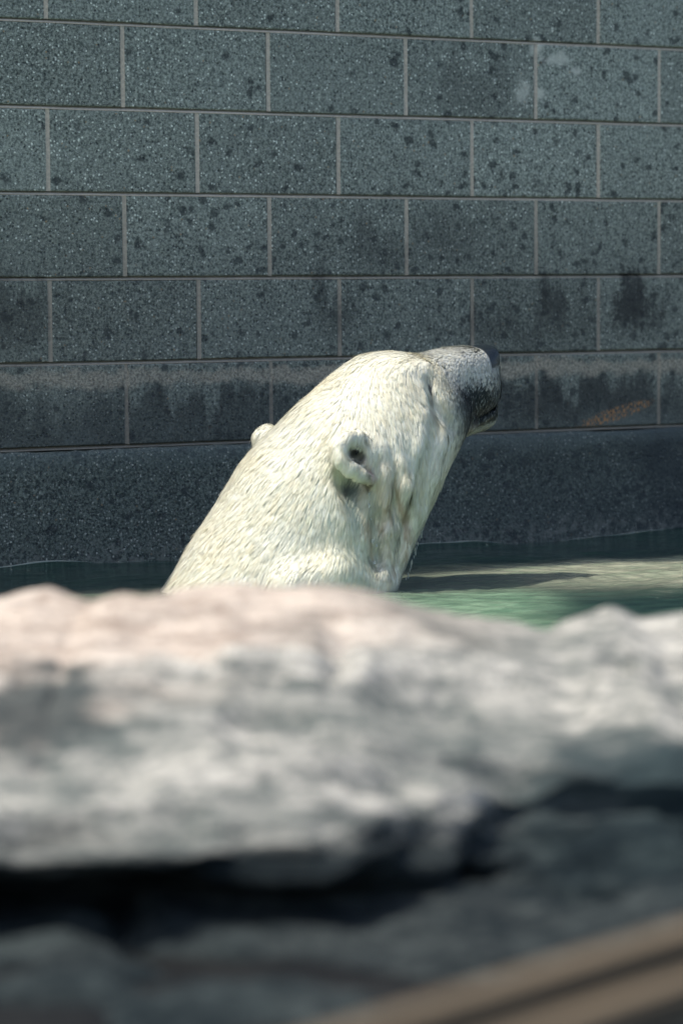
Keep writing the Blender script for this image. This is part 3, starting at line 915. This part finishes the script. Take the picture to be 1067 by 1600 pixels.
# crest undulates along x; taper towards both ends
cx = np.array([-1.5, -1.0, -.50, -.405, -.36, -.31, -.27, -.20, -.12, -.03, .05, .12, .18, .24, .29, .33, .37, .42, .7, 1.1, 1.5])
cz = np.array([-.15, -.04, .0, .006, .004, -.010, .002, .008, .010, .008, .002, -.016, -.028, -.028, -.012, -.010, -.026, -.02, -.03, -.05, -.16])
crest = np.interp(xs, cx, cz)[:, None] - .022 + .017 * np.exp(-((xs[:, None] + .06) / .13) ** 2)
crest = crest + .008 * fbm(np.stack([xs * 14, xs * 0, xs * 0], -1), 3, 91)[:, None]
ZZ += crest * sstep(ZZ, 0, .3)
# the shelf line dips to the left, right side bulges forward
YY += .10 * np.sin(XX * 2.2 + .5) * .3
fr = sstep(TT, .5, .62) * (1 - sstep(TT, .80, .95))
ZZ -= fr * (1 - wR) * .030 * sstep(XX, -.25, .12)
Pn = np.stack([XX, YY, ZZ], -1)
dx = np.gradient(Pn, axis=0); dt = np.gradient(Pn, axis=1)
nn = np.cross(dx, dt); nn /= np.linalg.norm(nn, axis=-1, keepdims=True) + 1e-9
if nn[380, 150, 2] < 0: nn = -nn
amp = .050 * fbm(Pn * np.array([2.2, 4, 6]), 5, 71, .45) + .009 * fbm(Pn * 17, 4, 77, .6)
rid = -.03 * np.clip(1 - np.abs(fbm(Pn * np.array([2.2, 5, 5]), 3, 83)) * 6, 0, 1)
crw = 1 - .55 * np.exp(-((TT - .25) / .07) ** 2)
Pn = Pn + nn * ((amp + rid) * crw)[..., None]
nu, nk = XX.shape; idx = np.arange(nu * nk).reshape(nu, nk)
F = np.stack([idx[:-1, :-1], idx[1:, :-1], idx[1:, 1:], idx[:-1, 1:]], -1).reshape(-1, 4)
rk = mesh_np('boulder', Pn.reshape(-1, 3), F, mat_rock())
nz = np.zeros(len(rk.data.polygons) * 3, np.float32)
rk.data.polygons.foreach_get('normal', nz)
if nz.reshape(-1, 3)[380 * (nk - 1) + 150, 2] < 0: rk.data.flip_normals()
rk['label'] = 'long rough grey boulder with a pinkish crest, out of focus in front of the bear'
rk['category'] = 'rock'

# ------------------------------------------------------------------ timber rail, near right corner
def mat_wood():
    nt = NT('weathered_timber')
    tc = nt.n.new('ShaderNodeTexCoord'); s = nt.sep(tc.outputs['Object'])
    g = nt.noise(nt.comb(nt.math('MULTIPLY', s[0], 3), nt.math('MULTIPLY', s[1], 60), nt.math('MULTIPLY', s[2], 60)), 1, 5, .6)
    c = nt.mix(nt.ramp(g, .3, .7), (.075, .058, .036), (.155, .118, .074))
    return nt.set(Base_Color=c, Roughness=.8, Normal=nt.bump(g, .4, .002))
M_wood = mat_wood()
def bevel_box(name, size, loc, mat, parent, bev=.003):
    import bmesh
    bm = bmesh.new(); bmesh.ops.create_cube(bm, size=1)
    for q in bm.verts: q.co = Vector((q.co.x * size[0], q.co.y * size[1], q.co.z * size[2]))
    bmesh.ops.bevel(bm, geom=bm.edges[:], offset=bev, segments=2, affect='EDGES')
    me = bpy.data.meshes.new(name); bm.to_mesh(me); bm.free(); me.materials.append(mat)
    o = bpy.data.objects.new(name, me); link(o, parent); o.location = loc
    return o
A0 = Vector((.012, 1.86, .219)); A1 = Vector((.248, 2.15, .219))
dr = (A1 - A0).normalized()
rail = bpy.data.objects.new('timber_rail', None); link(rail)
rail.location = (A0.x, A0.y, -.03); rail.rotation_euler = (0, 0, math.atan2(dr.y, dr.x))
rail['label'] = 'brown weathered timber rail of two boards, blurred in the lower right corner'
rail['category'] = 'railing'
bevel_box('board', (1.5, .030, .030), (.05, -.015, .233), M_wood, rail)
bevel_box('board', (1.5, .030, .030), (.05, -.056, .214), M_wood, rail)
for xx in (-.62, .62):
    bevel_box('post', (.05, .05, .190), (xx, -.036, .095), M_wood, rail)

# ------------------------------------------------------------------ dripping water
def mat_drop():
    nt = NT('dripping_water')
    nt.set(Base_Color=(.9, .95, .95), Roughness=.03)
    nt.b.inputs['Transmission Weight'].default_value = .85
    nt.b.inputs['IOR'].default_value = 1.333
    return nt.m
M_drop = mat_drop()
def beads(name, pts, label, cat):
    """string of stretched drops: (point, radius, stretch)"""
    vs, fs = [], []
    for c, r, st in pts:
        o0 = len(vs)
        for i in range(1, 6):
            th = math.pi * i / 6
            for j in range(8):
                ph = 2 * math.pi * j / 8
                vs.append((c[0] + r * math.sin(th) * math.cos(ph), c[1] + r * math.sin(th) * math.sin(ph), c[2] + r * st * math.cos(th)))
        vs.append((c[0], c[1], c[2] + r * st)); vs.append((c[0], c[1], c[2] - r * st))
        for i in range(4):
            for j in range(8):
                a = o0 + i * 8 + j; b = o0 + i * 8 + (j + 1) % 8
                fs.append((a, a + 8, b + 8)); fs.append((a, b + 8, b))
        for j in range(8):
            fs.append((o0 + 40, o0 + j, o0 + (j + 1) % 8)); fs.append((o0 + 41, o0 + 32 + (j + 1) % 8, o0 + 32 + j))
    o = mesh_np(name, vs, fs, M_drop)
    o['label'] = label; o['category'] = cat
    if name == 'water_drop': o['group'] = 'water drops falling below the ear'
    return o
a, b = P(661, 828, -.02), P(634, 908, -.05)
pts = []
t = 0
while t < 1:
    pts.append((a + (b - a) * t + RNG.normal(0, .0007, 3), RNG.uniform(.0008, .0017), RNG.uniform(2.5, 7.0)))
    t += RNG.uniform(.05, .11)
beads('water_drip', pts, 'thin string of water drops falling from the bear\'s chin fur to the pool', 'water drops')
for x, y, r, s_, lb in ((577, 772, .0022, 1.6, 'small bright water drop just under the tip of the near ear'),
                    (577, 790, .0028, 1.4, 'bright water drop a little below the near ear, second from the ear'),
                    (580, 812, .0018, 1.6, 'tiny water drop halfway down the neck below the ear'),
                    (582, 846, .0040, 1.2, 'largest water drop glinting on the neck below the ear'),
                    (588, 853, .0028, 1.2, 'water drop just right of the largest drop on the neck'),
                    (584, 880, .0030, 1.2, 'lowest bright water drop on the neck, close above the rock')):
    beads('water_drop', [(surf(x, y, -.012), r, s_)], lb, 'water drop')
